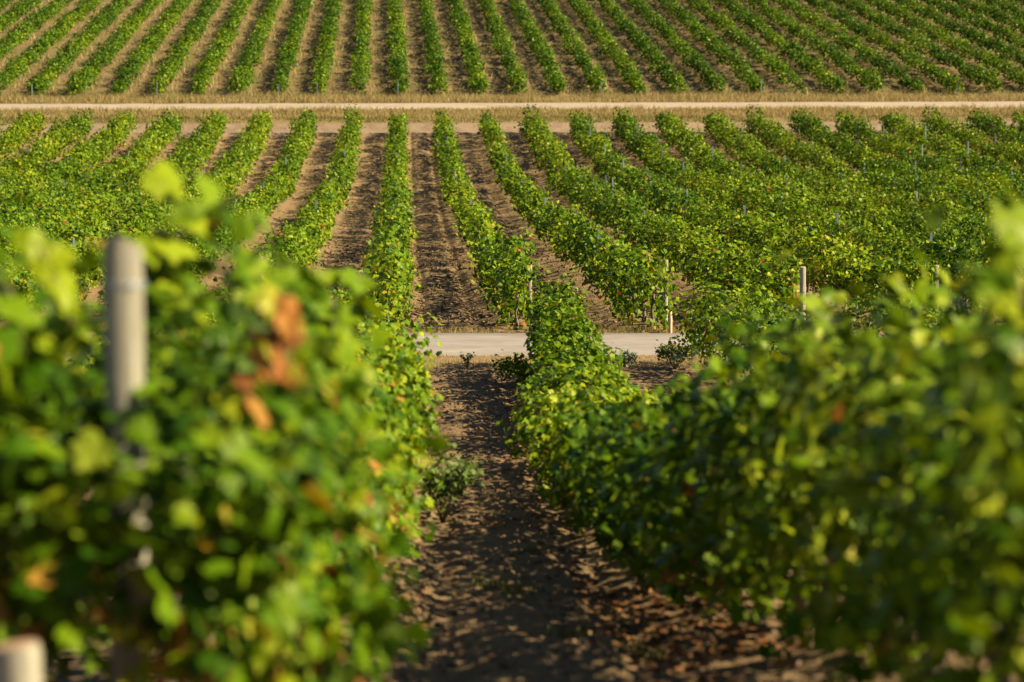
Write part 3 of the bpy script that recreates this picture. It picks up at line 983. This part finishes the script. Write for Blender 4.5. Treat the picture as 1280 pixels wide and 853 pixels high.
rng = np.random.default_rng(48)
n = 1000
y = rng.uniform(8, 38, n)
side = rng.random(n) < 0.62
x = np.where(side, near_x(1, y) - 0.45 - np.abs(rng.normal(0, 0.35, n)), near_x(0, y) + 0.45 + np.abs(rng.normal(0, .3, n)))
x[:110] = rng.uniform(-0.2, 1.8, 110)
x = np.concatenate([x, rng.uniform(1.15, 1.9, 700)]); y = np.concatenate([y, rng.uniform(11, 16, 700)]); n = len(x)
litter("fallen_leaves", x, y, 0.06, np.clip(rng.normal(.55, .28, n), 0, 1), 49)
n = 4200
y = rng.uniform(46.5, 110, n)
kk = rng.integers(-3, 8, n)
x = MID0 + SP * kk + rng.choice((-1, 1), n) * (0.5 + np.abs(rng.normal(0, .25, n)))
litter("fallen_leaves", x, y, 0.075, np.clip(rng.normal(.55, .28, n), 0, 1), 50, lod=1)

# soil clods of the near path and the first lanes
rng = np.random.default_rng(51)


def clods(name, n, x0, x1, y0, y1, rmin, rmax):
    ico = []
    g = (1 + 5 ** .5) / 2
    iv = np.array([(-1, g, 0), (1, g, 0), (-1, -g, 0), (1, -g, 0), (0, -1, g), (0, 1, g), (0, -1, -g), (0, 1, -g), (g, 0, -1), (g, 0, 1), (-g, 0, -1), (-g, 0, 1)], float) / 1.902
    fi = np.array([(0, 11, 5), (0, 5, 1), (0, 1, 7), (0, 7, 10), (0, 10, 11), (1, 5, 9), (5, 11, 4), (11, 10, 2), (10, 7, 6), (7, 1, 8), (3, 9, 4), (3, 4, 2), (3, 2, 6), (3, 6, 8), (3, 8, 9), (4, 9, 5), (2, 4, 11), (6, 2, 10), (8, 6, 7), (9, 8, 1)])
    x, y = scatter(rng, n, x0, x1, y0, y1)
    r = rmin + (rmax - rmin) * rng.random(n) ** 3
    V = iv[None] * (r[:, None, None] * rng.uniform(.6, 1.3, (n, 12, 1))) * rng.uniform(.7, 1.2, (n, 1, 3))
    V = V + np.stack([x, y, ground_z(x, y) + r * 0.25], 1)[:, None]
    F = fi[None] + (np.arange(n) * 12)[:, None, None]
    return tag(build(name, V.reshape(-1, 3), F.ravel(), np.full(n * 20, 3), M_STONE, None, None, True), None, None, None, "stuff")


verge("lane_weeds", 16000, -9, 16, 47.5, 137, 0.04, 0.16, 53, 0.45, 0.70, 0.010, 0.25)
verge("path_weeds", 2200, -0.4, 2.0, 11, 39, 0.02, 0.09, 54, 0.25, 0.74, 0.003, 0.25)
clods("soil_clods", 4200, -0.9, 2.6, 8.5, 39, 0.005, 0.03)
clods("soil_clods", 5000, -3, 9, 46.8, 80, 0.012, 0.06)


def bush(name, loc, r, h, n, leaf, mat, tb, seed, label, cat, lod=1, stems=7, tsd=0.2, flower=None):
    rng = np.random.default_rng(seed); rr = random.Random(seed)
    g = float(ground_z(loc[0], loc[1]))
    e = empty(name, (loc[0], loc[1], g))
    mb = MB(); tips = []
    for i in range(stems):
        a = 2 * math.pi * i / stems + rr.uniform(-.4, .4)
        l = rr.uniform(.6, 1.0)
        p1 = Vector((math.cos(a) * r * .35 * l, math.sin(a) * r * .35 * l, h * .5 * l)); p2 = Vector((math.cos(a) * r * l, math.sin(a) * r * l, h * l))
        mb.tube([(0, 0, -0.03), p1, p2], [0.008, 0.006, 0.003], 5); tips.append((p1, p2))
    mb.make("stems", M_STEM, e)
    idx = rng.integers(0, stems, n); t = rng.random(n) ** .6
    A = np.array([tuple(a) for a, b in tips])[idx]; B = np.array([tuple(b) for a, b in tips])[idx]
    p = A * (1 - t[:, None]) + B * t[:, None] + rng.normal(0, r * .16, (n, 3)); p[:, 2] = np.maximum(p[:, 2], 0.02)
    nr = np.array([0.2, -.2, .6]) + rng.normal(0, .5, (n, 3)); tp = p * .6 + rng.normal(0, .5, (n, 3))
    leaf_mesh("foliage", [(p, nr, tp, leaf * rng.uniform(.6, 1.2, n), np.clip(tb + rng.normal(0, tsd, n), 0, 1), lod, rng)], mat, e)
    tag(e, label, cat)
    if flower:
        fm = MB()
        for ring, (q, rad, tilt) in enumerate(((5, .035, .9), (5, .024, .5), (3, .012, .2))):
            for i in range(q):
                a = 2 * math.pi * i / q + ring * .6
                c = Vector(flower) + Vector((math.cos(a) * rad * .5, math.sin(a) * rad * .5, .012 * ring))
                o = Vector((math.cos(a), math.sin(a), 0)); sd = Vector((-math.sin(a), math.cos(a), 0))
                b = len(fm.v)
                fm.v += [c - sd * .008, c + sd * .008, c + o * rad * .6 + sd * .022 + Vector((0, 0, .02)), c + o * rad + Vector((0, 0, .038 - .02 * tilt)), c + o * rad * .6 - sd * .022 + Vector((0, 0, .02))]
                fm.f.append((b, b + 1, b + 2, b + 3, b + 4))
        fm.make("flower", M_ROSE, e, False)
        MB().tube([tips[0][1] * 0.6, Vector(flower) * 0.9, Vector(flower)], [.004, .004, .003], 5).make("flower_stem", M_STEM, e)
    return e


bush("rose_bush", (4.40, 39.0), 0.36, 0.46, 620, 0.05, M_WEED, 0.35, 61, "thin rose bush with one red flower beside the road", "rose bush", flower=(-0.04, -0.22, 0.40))
bush("low_shrub", (1.80, 36.2), 0.40, 0.34, 800, 0.055, M_LEAF, 0.45, 62, "low dark green shrub at the foot of the row end before the road", "shrub", tsd=0.15)
bush("silver_weed", (3.6, 39.4), 0.26, 0.26, 320, 0.045, M_SILVER, 0.5, 63, "small silvery weed on the straw shoulder left of the rose bush", "weed")
bush("spiky_weed", (1.02, 39.2), 0.10, 0.26, 60, 0.05, M_SILVER, 0.2, 64, "small blue-green weed standing at the head of the path", "weed")
bush("tall_weed", (0.32, 20.5), 0.34, 0.62, 520, 0.05, M_WEED, 0.15, 65, "grey-green weed leaning from the left row over the path", "weed")
bush("pale_weed", (1.55, 15.4), 0.24, 0.45, 300, 0.05, M_WEED, 0.75, 66, "pale yellowish weed at the foot of the dark right row", "weed")
for i, (x, y, h) in enumerate(((0.75, 15.6, .09), (0.55, 15.9, .08), (1.0, 18.2, .08), (0.9, 13.2, .08), (1.25, 12.3, .08), (0.55, 24, .1))):
    rng = np.random.default_rng(80 + i)
    n = 70
    p = np.stack([x + rng.normal(0, .09, n), y + rng.normal(0, .09, n), np.zeros(n)], 1)
    p[:, 2] = ground_z(p[:, 0], p[:, 1])
    o = blades("grass_tuft", p, rng.uniform(.5, 1.2, n) * h, np.full(n, .004), np.clip(rng.normal(.08, .08, n), 0, 1), M_DRY, rng)
    tag(o, None, None, None, "stuff")
